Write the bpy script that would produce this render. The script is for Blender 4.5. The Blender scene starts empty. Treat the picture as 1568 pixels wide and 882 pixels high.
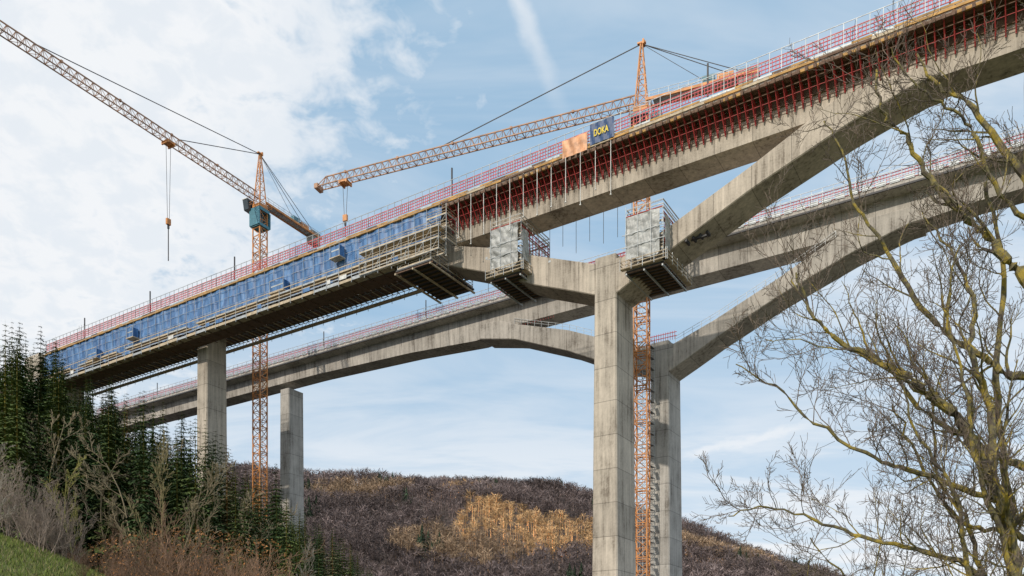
import bpy, math, random
import numpy as np
from mathutils import Vector, Matrix
R=random.Random(7); NR=np.random.RandomState(11)
scn=bpy.context.scene
scn.view_settings.view_transform='Standard'; scn.view_settings.look='None'; scn.view_settings.exposure=0
COL=scn.collection

# ---------------------------------------------------------------- materials
def newmat(name):
    m=bpy.data.materials.new(name); m.use_nodes=True
    return m,m.node_tree.nodes,m.node_tree.links,m.node_tree.nodes['Principled BSDF']
def simple(name,c,rough=.7,metal=0,var=.25,scale=1.5,c2=None,vs=None):
    m,N,L,P=newmat(name)
    tc=N.new('ShaderNodeTexCoord'); no=N.new('ShaderNodeTexNoise'); no.inputs['Scale'].default_value=scale; no.inputs['Detail'].default_value=4
    if vs:
        mp=N.new('ShaderNodeMapping'); mp.inputs['Scale'].default_value=vs; L.new(tc.outputs['Object'],mp.inputs['Vector']); L.new(mp.outputs[0],no.inputs['Vector'])
    else: L.new(tc.outputs['Object'],no.inputs['Vector'])
    r=N.new('ShaderNodeValToRGB'); r.color_ramp.elements[0].position=.32; r.color_ramp.elements[1].position=.68
    a=[x*(1-var) for x in c]; b=c2 if c2 else [min(1,x*(1+var)) for x in c]
    r.color_ramp.elements[0].color=(*a,1); r.color_ramp.elements[1].color=(*b,1)
    L.new(no.outputs['Fac'],r.inputs['Fac']); L.new(r.outputs['Color'],P.inputs['Base Color'])
    P.inputs['Roughness'].default_value=rough; P.inputs['Metallic'].default_value=metal
    return m
def concrete(name,c,jz=0,jx=0,streak=1.0):
    m,N,L,P=newmat(name)
    tc=N.new('ShaderNodeTexCoord')
    def noise(sc,vs,det=5):
        mp=N.new('ShaderNodeMapping'); mp.inputs['Scale'].default_value=vs
        n=N.new('ShaderNodeTexNoise'); n.inputs['Scale'].default_value=sc; n.inputs['Detail'].default_value=det; n.inputs['Roughness'].default_value=.65
        L.new(tc.outputs['Object'],mp.inputs['Vector']); L.new(mp.outputs[0],n.inputs['Vector']); return n.outputs['Fac']
    def ma(op,a,b,clamp=False):
        n=N.new('ShaderNodeMath'); n.operation=op; n.use_clamp=clamp
        for i,x in enumerate((a,b)):
            if isinstance(x,(int,float)): n.inputs[i].default_value=x
            else: L.new(x,n.inputs[i])
        return n.outputs[0]
    a=noise(.22,(1,1,1)); b=noise(1.3,(1.3,1.3,.08)); f=noise(3.5,(1,1,1),3)
    s=ma('ADD',ma('MULTIPLY',a,.36),ma('ADD',ma('MULTIPLY',b,.50*streak),ma('MULTIPLY',f,.17)))
    r=N.new('ShaderNodeValToRGB'); e=r.color_ramp.elements
    e[0].position=.40; e[0].color=(c[0]*.42,c[1]*.40,c[2]*.38,1)
    e[1].position=.62; e[1].color=(c[0]*1.25,c[1]*1.25,c[2]*1.25,1)
    k=e.new(.49); k.color=(c[0]*.88,c[1]*.88,c[2]*.88,1)
    L.new(s,r.inputs['Fac']); out=r.outputs['Color']
    sp=N.new('ShaderNodeSeparateXYZ'); L.new(tc.outputs['Object'],sp.inputs[0])
    for ax,per,w in ((2,jz,.022),(0,jx,.02)):
        if per:
            fr=ma('FRACT',ma('DIVIDE',sp.outputs[ax],per),0); lt=ma('LESS_THAN',fr,w)
            fl=ma('FLOOR',ma('DIVIDE',sp.outputs[ax],per),0)
            wn=N.new('ShaderNodeTexWhiteNoise'); wn.noise_dimensions='1D'; L.new(fl,wn.inputs['W'])
            tint=ma('ADD',ma('MULTIPLY',wn.outputs['Value'],.24),.85)
            val=ma('MULTIPLY',tint,ma('SUBTRACT',1,ma('MULTIPLY',lt,.45)))
            mx=N.new('ShaderNodeMix'); mx.data_type='RGBA'; mx.blend_type='MULTIPLY'; mx.inputs['Factor'].default_value=1
            L.new(out,mx.inputs['A']); L.new(val,mx.inputs['B']); out=mx.outputs['Result']
    L.new(out,P.inputs['Base Color']); P.inputs['Roughness'].default_value=.85
    bp=N.new('ShaderNodeBump'); bp.inputs['Strength'].default_value=.3; bp.inputs['Distance'].default_value=.05
    L.new(f,bp.inputs['Height']); L.new(bp.outputs[0],P.inputs['Normal'])
    return m
def vcol(name,rough=.85):
    m,N,L,P=newmat(name)
    at=N.new('ShaderNodeAttribute'); at.attribute_name='Col'
    L.new(at.outputs['Color'],P.inputs['Base Color']); P.inputs['Roughness'].default_value=rough
    P.inputs['Specular IOR Level'].default_value=.15
    return m
M_CON=concrete('concrete_warm',(.48,.42,.35),jx=5.2)
M_CONP=concrete('concrete_pier',(.49,.435,.365),jz=5.0)
M_CON2=concrete('concrete_grey',(.45,.42,.38),jx=5.2)
M_CONP2=concrete('concrete_pier_grey',(.43,.41,.38),jz=5.0)
M_RED=simple('red_formwork',(.38,.035,.035),.6)
M_PINK=simple('red_mesh_barrier',(.58,.08,.095),.6)
M_OCH=simple('ochre_timber',(.46,.26,.08),.7,0,.4,.8)
M_BRN=simple('dark_timber',(.15,.09,.06),.8)
M_GRY=simple('galvanised_steel',(.40,.43,.45),.5,.2)
M_MID=simple('weathered_steel',(.17,.17,.175),.6)
M_DRK=simple('dark_steel',(.05,.05,.055),.6)
M_TAN=simple('plank_timber',(.52,.43,.31),.8)
M_BLUE=simple('blue_tarpaulin',(.04,.15,.42),.5,0,.45,1.0,c2=[.11,.26,.52],vs=(1.4,1.4,.25))
M_TARP=simple('grey_tarpaulin',(.38,.39,.385),.45,0,.3,.7)
M_CR=simple('crane_orange',(.60,.25,.07),.5,0,.3,.8)
M_CRG=simple('crane_weathered',(.42,.24,.15),.6,0,.4,.6)
M_TEAL=simple('teal_paint',(.05,.20,.27),.5)
M_GLS=simple('cab_glass',(.04,.06,.08),.1)
M_WHT=simple('white_paint',(.7,.7,.68),.6)
M_YEL=simple('yellow_lettering',(.8,.62,.05),.6)
M_NAVY=simple('blue_banner',(.01,.055,.17),.5)
M_ORB=simple('orange_banner',(.66,.32,.16),.5,0,.35,1.2)

# ---------------------------------------------------------------- mesh builder
SEG=7.0
class MB:
    def __init__(s): s.v=[];s.f=[];s.m=[]
    def hexa(s,p,m=0):
        o=len(s.v); s.v+=p
        for q in ((0,3,2,1),(4,5,6,7),(0,1,5,4),(1,2,6,5),(2,3,7,6),(3,0,4,7)):
            s.f.append(tuple(o+i for i in q)); s.m.append(m)
    def box(s,x0,x1,y0,y1,z0,z1,m=0):
        n=max(1,int((x1-x0)/SEG))
        for i in range(n):
            a=x0+(x1-x0)*i/n; b=x0+(x1-x0)*(i+1)/n
            s.hexa([(a,y0,z0),(b,y0,z0),(b,y1,z0),(a,y1,z0),(a,y0,z1),(b,y0,z1),(b,y1,z1),(a,y1,z1)],m)
    def beam(s,p,q,w,m=0,h=None):
        h=h or w
        dx,dy,dz=q[0]-p[0],q[1]-p[1],q[2]-p[2]; l=math.sqrt(dx*dx+dy*dy+dz*dz)
        if l<1e-6: return
        n=max(1,int(l/SEG))
        dx/=l;dy/=l;dz/=l
        if abs(dz)>.98: ax,ay,az=1.,0.,0.
        else:
            k=math.hypot(dx,dy); ax,ay,az=-dy/k,dx/k,0.
        bx,by,bz=dy*az-dz*ay,dz*ax-dx*az,dx*ay-dy*ax
        a=w/2;b=h/2
        for i in range(n):
            o=[]
            for t in (l*i/n,l*(i+1)/n):
                c=(p[0]+dx*t,p[1]+dy*t,p[2]+dz*t)
                for sa,sb in ((-a,-b),(a,-b),(a,b),(-a,b)):
                    o.append((c[0]+ax*sa+bx*sb,c[1]+ay*sa+by*sb,c[2]+az*sa+bz*sb))
            s.hexa(o,m)
    def quad(s,pts,m=0):
        o=len(s.v); s.v+=pts; s.f.append(tuple(range(o,o+len(pts)))); s.m.append(m)
    def loft(s,secs,m=0):
        n=len(secs[0]); o=len(s.v)
        for c in secs: s.v+=c
        for i in range(len(secs)-1):
            for j in range(n):
                a=o+i*n+j;b=o+i*n+(j+1)%n
                s.f.append((a,b,b+n,a+n)); s.m.append(m)
        s.f.append(tuple(o+j for j in range(n))[::-1]); s.m.append(m)
        e=o+(len(secs)-1)*n
        s.f.append(tuple(e+j for j in range(n))); s.m.append(m)
    def tube(s,pts,rad,sides=4,m=0):
        o=len(s.v); n=len(pts)
        for i,p in enumerate(pts):
            a=pts[max(0,i-1)];b=pts[min(n-1,i+1)]
            d=(b-a).normalized(); r=d.orthogonal().normalized(); u=d.cross(r)
            for k in range(sides):
                t=2*math.pi*k/sides; q=p+(r*math.cos(t)+u*math.sin(t))*rad[i]; s.v.append((q.x,q.y,q.z))
        for i in range(n-1):
            for k in range(sides):
                a=o+i*sides+k;b=o+i*sides+(k+1)%sides
                s.f.append((a,b,b+sides,a+sides)); s.m.append(m)
    def obj(s,name,mats,parent=None,smooth=False):
        me=bpy.data.meshes.new(name); me.from_pydata(s.v,[],s.f)
        for mt in mats: me.materials.append(mt)
        me.polygons.foreach_set('material_index',s.m)
        if smooth: me.polygons.foreach_set('use_smooth',[True]*len(s.f))
        me.update(); o=bpy.data.objects.new(name,me); COL.objects.link(o)
        if parent: o.parent=parent
        return o
def empty(name,loc=(0,0,0),rz=0):
    e=bpy.data.objects.new(name,None); COL.objects.link(e); e.location=loc; e.rotation_euler=(0,0,rz); return e
def npmesh(name,V,F,mat,col=None,parent=None):
    me=bpy.data.meshes.new(name); nv=len(V);nf=len(F);k=F.shape[1]
    me.vertices.add(nv); me.vertices.foreach_set('co',V.astype(np.float32).ravel())
    me.loops.add(nf*k); me.loops.foreach_set('vertex_index',F.astype(np.int32).ravel())
    me.polygons.add(nf); me.polygons.foreach_set('loop_start',np.arange(0,nf*k,k,dtype=np.int32))
    try: me.polygons.foreach_set('loop_total',np.full(nf,k,dtype=np.int32))
    except Exception: pass
    me.update(calc_edges=True); me.materials.append(mat)
    if col is not None:
        ca=me.color_attributes.new('Col','FLOAT_COLOR','POINT')
        c4=np.ones((nv,4),dtype=np.float32); c4[:,:3]=col; ca.data.foreach_set('color',c4.ravel())
    o=bpy.data.objects.new(name,me); COL.objects.link(o)
    if parent: o.parent=parent
    return o

# ---------------------------------------------------------------- terrain
def S(t): t=np.clip(t,0,1); return t*t*(3-2*t)
RX=[-900,-500,-230,-46,40,87,191,300,400,500,900]; RH=[225,212,198,194,182,166,136,84,38,4,-6]
def H(x,y):
    x=np.asarray(x,float);y=np.asarray(y,float)
    L=.058*np.clip(-x-4,0,None)**1.45
    L=np.minimum(L,80)
    L=L*S((y+120)/120)-1.7+2.5*np.exp(-((x+34)**2+(y-57)**2)/(2*9**2))
    F=np.interp(x,RX,RH)*S((y-340)/560)*(1-.2*S((y-920)/1500))-1.7
    F=F+16*np.exp(-((x-15)**2+(y-655)**2)/(2*70**2))
    und=5*(np.sin(x/63+1.3*np.sin(y/83))*np.sin(y/57+.4)+.5*np.sin(x/23+y/31))*S((y-340)/250)*S((520-x)/200)
    return np.maximum(L,F+und)+.25*np.sin(x/5.1)*np.sin(y/6.3)
n=270; a=np.linspace(-1,1,n); sx=4500*np.sinh(4.6*a)/np.sinh(4.6)
gx,gy=np.meshgrid(sx,sx+140,indexing='ij'); gz=H(gx,gy)
V=np.stack([gx.ravel(),gy.ravel(),gz.ravel()],1)
i,j=np.meshgrid(np.arange(n-1),np.arange(n-1),indexing='ij'); b=(i*n+j).ravel()
F=np.stack([b,b+n,b+n+1,b+1],1)
mg,N,L,P=newmat('ground_grass_and_leaf_litter')
ge=N.new('ShaderNodeNewGeometry')
n2=N.new('ShaderNodeTexNoise'); n2.inputs['Scale'].default_value=1.7; n2.inputs['Detail'].default_value=6
L.new(ge.outputs['Position'],n2.inputs['Vector'])
sp=N.new('ShaderNodeSeparateXYZ'); L.new(ge.outputs['Position'],sp.inputs[0])
mr=N.new('ShaderNodeMapRange'); mr.inputs['From Min'].default_value=64; mr.inputs['From Max'].default_value=84; L.new(sp.outputs['Y'],mr.inputs['Value'])
r1=N.new('ShaderNodeValToRGB'); r1.color_ramp.elements[0].color=(.055,.043,.038,1); r1.color_ramp.elements[1].color=(.12,.095,.08,1)
r2=N.new('ShaderNodeValToRGB'); r2.color_ramp.elements[0].color=(.07,.085,.02,1); r2.color_ramp.elements[1].color=(.20,.22,.06,1)
L.new(n2.outputs['Fac'],r1.inputs['Fac']); L.new(n2.outputs['Fac'],r2.inputs['Fac'])
mx=N.new('ShaderNodeMix'); mx.data_type='RGBA'; L.new(mr.outputs[0],mx.inputs['Factor']); L.new(r2.outputs[0],mx.inputs['A']); L.new(r1.outputs[0],mx.inputs['B'])
L.new(mx.outputs['Result'],P.inputs['Base Color']); P.inputs['Roughness'].default_value=.95
g=npmesh('terrain',V,F,mg); g.data.polygons.foreach_set('use_smooth',[True]*len(F))

# ---------------------------------------------------------------- bridge frame (x along deck to the near end, y across away, z up)
BL=(0,126.7,0); BR=math.atan2(-.533,.846)
e1=empty('railway_bridge',BL,BR); e2=empty('railway_bridge',BL,BR)
def prof(pts,x):
    return float(np.interp(x,[p[0] for p in pts],[p[1] for p in pts]))
LT=[(-36,74.0),(-32,72.3),(-19.4,68.2),(-12.6,65.2),(-1.6,60.9)]
LBt=[(-40.7,71.0),(-32,69.1),(-19.4,64.0),(-12.6,60.6),(-5,57.6),(-1.6,56.2)]
RT=[(1.6,60.4),(10.5,63.4),(21.5,67.9),(31.5,72.5),(35,74)]
RB=[(1.6,55.6),(5,57.2),(10.5,59.9),(21.5,64.7),(34,69.2),(42,71.3),(52,71.9)]
def build_bridge(par,s0,xc,x_far,x_near,piers,mc,mp,zb=71.6):
    b=MB()
    xs=list(np.arange(x_far,x_near+.1,2.6))
    def bot(x):
        r=x-xc
        z=zb
        if r<-33: z=float(np.interp(r,[-90,-60,-41,-33],[zb+.9,zb,71.0-.02,zb]))
        if r>31: z=float(np.interp(r,[31,34,42,52,90],[zb,zb,71.35,zb,zb+.6]))
        return z
    secs=[]
    for x in xs:
        z0=bot(x)
        secs.append([(x,s0+2.7,z0),(x,s0+7.3,z0),(x,s0+7.55,76.2),(x,s0+2.42,76.2)])
    b.loft(secs,0)
    ns=40
    b.loft([[(x,s0+.35,76.55),(x,s0+2.42,76.2),(x,s0+7.55,76.2),(x,s0+9.6,76.55),(x,s0+9.6,77.0),(x,s0+.35,77.0)] for x in [x_far+(x_near-x_far)*i/ns for i in range(ns+1)]],0)
    b.box(x_far,x_near,s0+.2,s0+.5,76.7,77.45,0); b.box(x_far,x_near,s0+9.4,s0+9.75,76.7,77.45,0)
    b.obj('box_girder_deck',[mc],par)
    b=MB()
    def arm(T,B,xa,xb,st=1.7):
        secs=[]
        k=max(2,int(abs(xb-xa)/st))
        for i in range(k+1):
            r=xa+(xb-xa)*i/k; zt=prof(T,r); z0=prof(B,r); c=.14
            secs.append([(xc+r,s0+2.3+c,z0),(xc+r,s0+8.2-c,z0),(xc+r,s0+8.2,z0+c),(xc+r,s0+8.2,zt),(xc+r,s0+2.3+c,zt),(xc+r,s0+2.3,zt-c),(xc+r,s0+2.3,z0+c)])
        b.loft(secs,0)
    arm(LT,LBt,-40.6,-1.7); arm(RT,RB,1.7,44)
    b.obj('y_struts',[mc],par)
    b=MB()
    def shaft(x0,x1,y0,y1,zt,zb,fl=.35,m=0):
        secs=[]
        c=.22
        for k in range(13):
            z=zb+(zt-zb)*k/12; g=fl*(1-k/12)
            xa,xb_,ya,yb=x0-g*.5,x1+g*.5,y0-g*.4,y1+g
            secs.append([(xa+c,ya,z),(xb_-c,ya,z),(xb_,ya+c,z),(xb_,yb-c,z),(xb_-c,yb,z),(xa+c,yb,z),(xa,yb-c,z),(xa,ya+c,z)])
        b.loft(secs,m)
    shaft(xc-1.75,xc+1.75,s0+2.25,s0+8.3,61.6,-4,.9)
    b.box(xc-2.6,xc-1.72,s0+2.28,s0+8.25,57.0,60.9,0); b.box(xc+1.72,xc+2.6,s0+2.28,s0+8.25,56.6,60.8,0)
    for px in piers:
        shaft(px-1.6,px+1.6,s0+2.4,s0+7.4,71.5,-4,.5)
    b.obj('piers',[mp],par)
    b=MB(); b.box(x_far-6,x_far+4,s0+.8,s0+9.2,40,76.4,0); b.box(x_far-6,x_far+1,s0-.2,s0+.75,40,78,0); b.box(x_far-6,x_far+1,s0+9.25,s0+10.2,40,78,0)
    b.obj('abutment',[mp],par)
build_bridge(e1,0,14.85,-137,150,[-78],M_CON,M_CONP,71.3)
build_bridge(e2,33.8,9.75,-175,150,[-90.6],M_CON2,M_CONP2,72.2)

def railing(b,x0,x1,s,zb,zt,gm,rm,red=True,step=1.6):
    x=x0
    while x<x1:
        b.beam((x,s,zb),(x,s,zt+R.uniform(-.05,.12)),.07,gm); x+=step
    b.beam((x0,s,zt),(x1,s,zt),.07,gm); b.beam((x0,s,(zb+zt)/2+.5),(x1,s,(zb+zt)/2+.5),.05,gm)
def redmesh(b,x0,x1,s,z0,z1,m,step=.45):
    x=x0
    while x<x1:
        b.beam((x,s,z0),(x,s,z1),.07,m); x+=step
    nz=4
    for k in range(nz):
        z=z0+(z1-z0)*k/(nz-1); b.beam((x0,s,z),(x1,s,z),.085,m,.10)
b=MB()
railing(b,-133,130,-.25,77,80.05,0,1,step=1.5); railing(b,-133,130,10,77,80.1,0,1,step=2)
redmesh(b,-133,130,-.12,77.75,79.25,1); redmesh(b,-133,130,9.8,77.75,79.25,1,.6)
x=-133
while x<130:
    L_=2.4
    b.box(x,x+L_-.03,-.32,-.27,77.1,77.35,R.choice([2,2,0,4])); x+=L_
for x in (-65.5,-118,-12,31,-93,60,88): b.box(x-.1,x+.1,.5,.7,77,82.6,3)
for x in (-120,-119,-121): b.beam((x,1,77),(x,1,81.6),.06,0)
for k in range(30):
    x=R.uniform(-100,110); w=R.uniform(.8,2.4); y=R.uniform(1,6); h=R.uniform(.6,2.6); b.box(x,x+w,y,y+.9,77.0,77+h,R.choice([0,2,4,1]))
b.obj('edge_railings',[M_GRY,M_PINK,M_OCH,M_DRK,M_BRN],e1)
b=MB()
x=-133
while x<130:
    L_=R.choice([2.5,3.0,3.6]); b.box(x,x+L_-.04,-.5,-.32,76.55,76.85,R.choice([1,1,2,3]))
    if x>-13: b.box(x,x+L_-.04,-.3,.0,76.0,76.35,R.choice([2,2,1]))
    x+=L_
b.box(-13,130,1.0,1.2,75.95,76.1,2)
x=-13
k=0
while x<130:
    w=.16
    b.beam((x,-.45,75.95),(x,2.35,75.75),.14,0,.18)
    b.beam((x,2.28,75.8),(x,2.28,73.0+R.uniform(-.1,.1)),w,0)
    b.beam((x,2.2,73.1),(x,.1,75.85),.13,0)
    b.beam((x,1.2,75.85),(x,2.2,74.5),.09,0)
    b.box(x-.18,x+.18,-.62,-.4,75.75,76.3,2)
    if k%2==0: b.beam((x,-.35,75.9),(x,-.35,77.2),.08,1)
    x+=1.02; k+=1
b.beam((-13,1.15,74.6),(130,1.15,74.6),.06,0); b.beam((-13,.45,75.35),(130,.45,75.35),.09,2)
b.beam((-13,2.2,73.6),(130,2.2,73.6),.07,2)
b.box(-13,130,-.1,2.3,76.12,76.15,2)
b.box(-13,130,2.28,2.33,74.3,76.0,2)
x=-13
while x<130:
    b.beam((x,7.7,73.2),(x,9.9,75.9),.14,0); b.beam((x,7.6,75.9),(x,10.2,75.9),.14,0); x+=1.02
b.obj('red_cantilever_formwork',[M_RED,M_OCH,M_BRN,M_TAN],e1)
b=MB()
x=-12.3
while x<18:
    zl=76-R.uniform(5.5,8.8)
    b.beam((x,-.55,76.4),(x,-.55,zl),.075,0); b.box(x-.1,x+.1,-.65,-.45,zl-.12,zl,0)
    b.beam((x+.9,10.4,76.4),(x+.9,10.4,zl-R.uniform(0,2)),.06,1)
    x+=2.45
b.obj('hanging_rods',[M_WHT,M_GRY],e1)

# banners
def banner(name,x0,x1,z0,z1,m):
    b=MB(); nx=14;nz=6
    def P_(i,j): return (x0+(x1-x0)*i/nx,-.6+.05*math.sin(i*1.3+j*.7),z0+(z1-z0)*j/nz)
    for i in range(nx):
        for j in range(nz): b.quad([P_(i,j),P_(i+1,j),P_(i+1,j+1),P_(i,j+1)])
    e=empty(name,BL,BR); b.obj('cloth',[m],e,True)
    c=MB()
    for x in (x0,x1): c.beam((x,-.5,z0-.1),(x,-.5,z1+.1),.06)
    c.obj('frame',[M_GRY],e); return e
eb=banner('banner',13.8,17.6,76.75,79.7,M_NAVY); banner('banner',9.2,13.3,76.3,78.9,M_ORB)
tx=bpy.data.curves.new('lettering','FONT'); tx.body='DOKA'; tx.size=1.35; tx.extrude=.01; tx.offset=.03
to=bpy.data.objects.new('lettering',tx); COL.objects.link(to); to.parent=eb; to.rotation_euler=(math.pi/2,0,0); to.location=(14.45,-.74,77.75); tx.materials.append(M_YEL); to.scale=(.60,1.0,1)

# blue tarpaulin wrap
et=empty('tarpaulin_enclosure',BL,BR)
b=MB(); nx=420; x0,x1=-133,-13.2
TZ=[69.9,71.2,72.6,73.9,75.2,76.5]
def tp(i,j):
    x=x0+(x1-x0)*i/nx
    y=-.75+.10*math.sin(x*2.1+j*.9)+.08*math.sin(x*.73-j*1.7)+.05*math.sin(x*5.3+j*2)
    zlow=max(0,(x+34)/20)*1.2 if j==0 else 0
    return (x,y,TZ[j]+zlow+(.12*math.sin(x*.9)+.08*math.sin(x*2.7) if j in (0,5) else 0))
for i in range(nx):
    for j in range(5): b.quad([tp(i,j),tp(i+1,j),tp(i+1,j+1),tp(i,j+1)])
for i in range(0,nx,3):
    q=[(a_[0],10.6,a_[2]) for a_ in (tp(i,1),tp(min(nx,i+3),1),tp(min(nx,i+3),5),tp(i,5))]; b.quad(q)
b.obj('tarpaulin',[M_BLUE],et,True)
b=MB()
for z in (72.2,73.9,75.5): b.beam((x0,-.98,z),(x1,-.98,z),.045,0)
x=x0
while x<x1:
    b.beam((x,-1.0,68.5),(x,-1.0,76.7),.055,0)
    x+=2.6
b.box(x0,x1,-1.05,-.6,76.25,76.45,1)
ZC=67.9
x=x0
while x<-18:
    zc=ZC+R.uniform(-.04,.04)
    b.box(x,x+2.95,-2.7,-1.1,zc,zc+.1,3)
    b.box(x,x+2.95,-2.74,-2.71,zc-.15,zc+R.choice([.3,.35,.4]),R.choice([3,3,6]))
    b.beam((x,-2.75,zc-.5),(x,-2.75,zc+2.7),.09,0)
    b.beam((x,-2.7,zc+2.4),(x,-.8,zc+3.4),.06,0)
    b.beam((x,-2.6,zc-.1),(x,2.4,zc-.1),.14,2)
    b.beam((x,-1.0,zc),(x,-1.0,70.6),.07,0); b.beam((x,2.2,zc),(x,2.2,71.4),.07,0)
    if R.random()<.5: b.beam((x,-1.0,zc+.1),(x+3,-1.0,zc+2.2),.05,0)
    if R.random()<.25: b.box(x+.2,x+R.uniform(1,2.4),-2.84,-2.81,zc+.5,zc+1.2,R.choice([4,5]))
    # second tier of planks with toe board, present in some bays
    if R.random()<.8:
        b.box(x,x+2.95,-2.6,-1.3,zc+1.9,zc+1.98,3); b.box(x,x+2.95,-2.69,-2.66,zc+1.85,zc+2.15,R.choice([3,6,3]))
    x+=3
for dz in (.7,1.25,2.65): b.box(x0,-18,-2.79,-2.75,ZC+dz,ZC+dz+.13,R.choice([3,6]))
b.box(x0,-18,-1.05,-1.0,ZC+1.1,ZC+1.2,3)
b.box(x0,-18,-1.05,2.0,ZC-.03,ZC+.02,2)
x=x0
while x<-18:
    b.box(x,x+2.95,10.4,11.4,70.2,70.3,3); b.beam((x,11.4,69.8),(x,11.4,71.6),.08,0)
    b.beam((x,11.4,70.2),(x+1.5,11.4,71.4),.06,0); b.beam((x+1.5,11.4,71.4),(x+3,11.4,70.2),.06,0)
    x+=3
for z in (70.2,70.8,71.4): b.beam((x0,11.4,z),(-18,11.4,z),.08,0)
b.obj('catwalks',[M_GRY,M_OCH,M_BRN,M_TAN,M_WHT,M_BLUE,M_GRY],et)
b=MB()
for s in (2.6,7.6,10):
    b.box(x0,-18,s-.1,s+.1,70.9,71.2,0)
x=x0
while x<-20:
    b.box(x,x+.16,-.6,10.6,70.75,70.9,0); b.box(x+1.3,x+1.42,2.7,10.6,70.75,70.88,1); x+=2.6
b.box(x0,-20,2.7,10.2,71.0,71.06,2)
b.obj('shuttering_floor_beams',[M_MID,M_TAN,M_BRN],et)
b=MB()
for x,w,z in ((-52,3.6,70.8),(-36.5,2.2,73.2),(-97,2.2,72.3),(-112,3.6,70.6)):
    b.box(x,x+w,-2.2,-1.0,z,z+1.9,0); b.box(x-.15,x+w+.15,-2.4,-.9,z-.18,z-.02,1); b.box(x+.2,x+w-.2,-2.23,-2.2,z+1.0,z+1.25,2)
    b.beam((x,-2.35,z),(x,-2.35,z+2.3),.07,2); b.beam((x+w,-2.35,z),(x+w,-2.35,z+2.3),.07,2)
    b.beam((x,-2.35,z+2.2),(x+w,-2.35,z+2.2),.07,1)
b.obj('side_enclosures',[M_BLUE,M_TAN,M_GRY],et)
def scaff(b,x0,x1,y0,y1,z0,z1,dx=2.0,dy=2.0,dz=2.0,g=0,pl=1,rail=2,diag=True,w=.07):
    nx=max(1,round((x1-x0)/dx));ny=max(1,round((y1-y0)/dy));nz=max(1,round((z1-z0)/dz))
    X=[x0+(x1-x0)*i/nx for i in range(nx+1)];Y=[y0+(y1-y0)*i/ny for i in range(ny+1)];Z=[z0+(z1-z0)*i/nz for i in range(nz+1)]
    for x in X:
        for y in Y:
            if y in (Y[0],Y[-1]) or x in (X[0],X[-1]): b.beam((x,y,z0),(x,y,z1+.6),w,g)
    for i,z in enumerate(Z):
        for y in (Y[0],Y[-1]):
            b.beam((X[0],y,z),(X[-1],y,z),w,g)
            b.beam((X[0],y,z+.55),(X[-1],y,z+.55),w*.8,rail); b.beam((X[0],y,z+1.05),(X[-1],y,z+1.05),w*.8,rail)
            b.box(X[0],X[-1],y-.03,y+.03,z+.04,z+.24,pl)
        for x in (X[0],X[-1]):
            b.beam((x,Y[0],z),(x,Y[-1],z),w,g); b.beam((x,Y[0],z+.55),(x,Y[-1],z+.55),w*.8,rail); b.beam((x,Y[0],z+1.05),(x,Y[-1],z+1.05),w*.8,rail)
            b.box(x-.03,x+.03,Y[0],Y[-1],z+.04,z+.24,pl)
        if diag and i<nz:
            for k in range(nx):
                if (k+i)%2==0: b.beam((X[k],Y[0],z),(X[k+1],Y[0],Z[i+1]),w*.8,g)
b=MB()
scaff(b,-29,-12,-3.0,-1.2,67.9,71.6,1.5,1.8,1.85)
b.box(-29,-12,-2.95,-1.25,71.55,71.62,1); b.box(-29,-12,-2.95,-1.25,69.7,69.76,1)
scaff(b,-21,-14,-2.4,9.4,67.0,68.6,2.2,2.6,1.6)
b.box(-21.2,-13.8,-2.6,9.6,66.6,66.85,3)
for s in np.arange(-2.4,9.6,1.2): b.box(-21.4,-13.6,s-.08,s+.08,66.35,66.6,4)
for x in (-21.2,-17.5,-13.9): b.box(x-.12,x+.12,-2.8,9.8,66.05,66.34,1)
scaff(b,-15.5,-11.5,-1.6,9.4,70,74,2,2.7,2.0)
b.obj('end_scaffold',[M_GRY,M_TAN,M_TAN,M_DRK,M_BRN],et)

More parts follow.
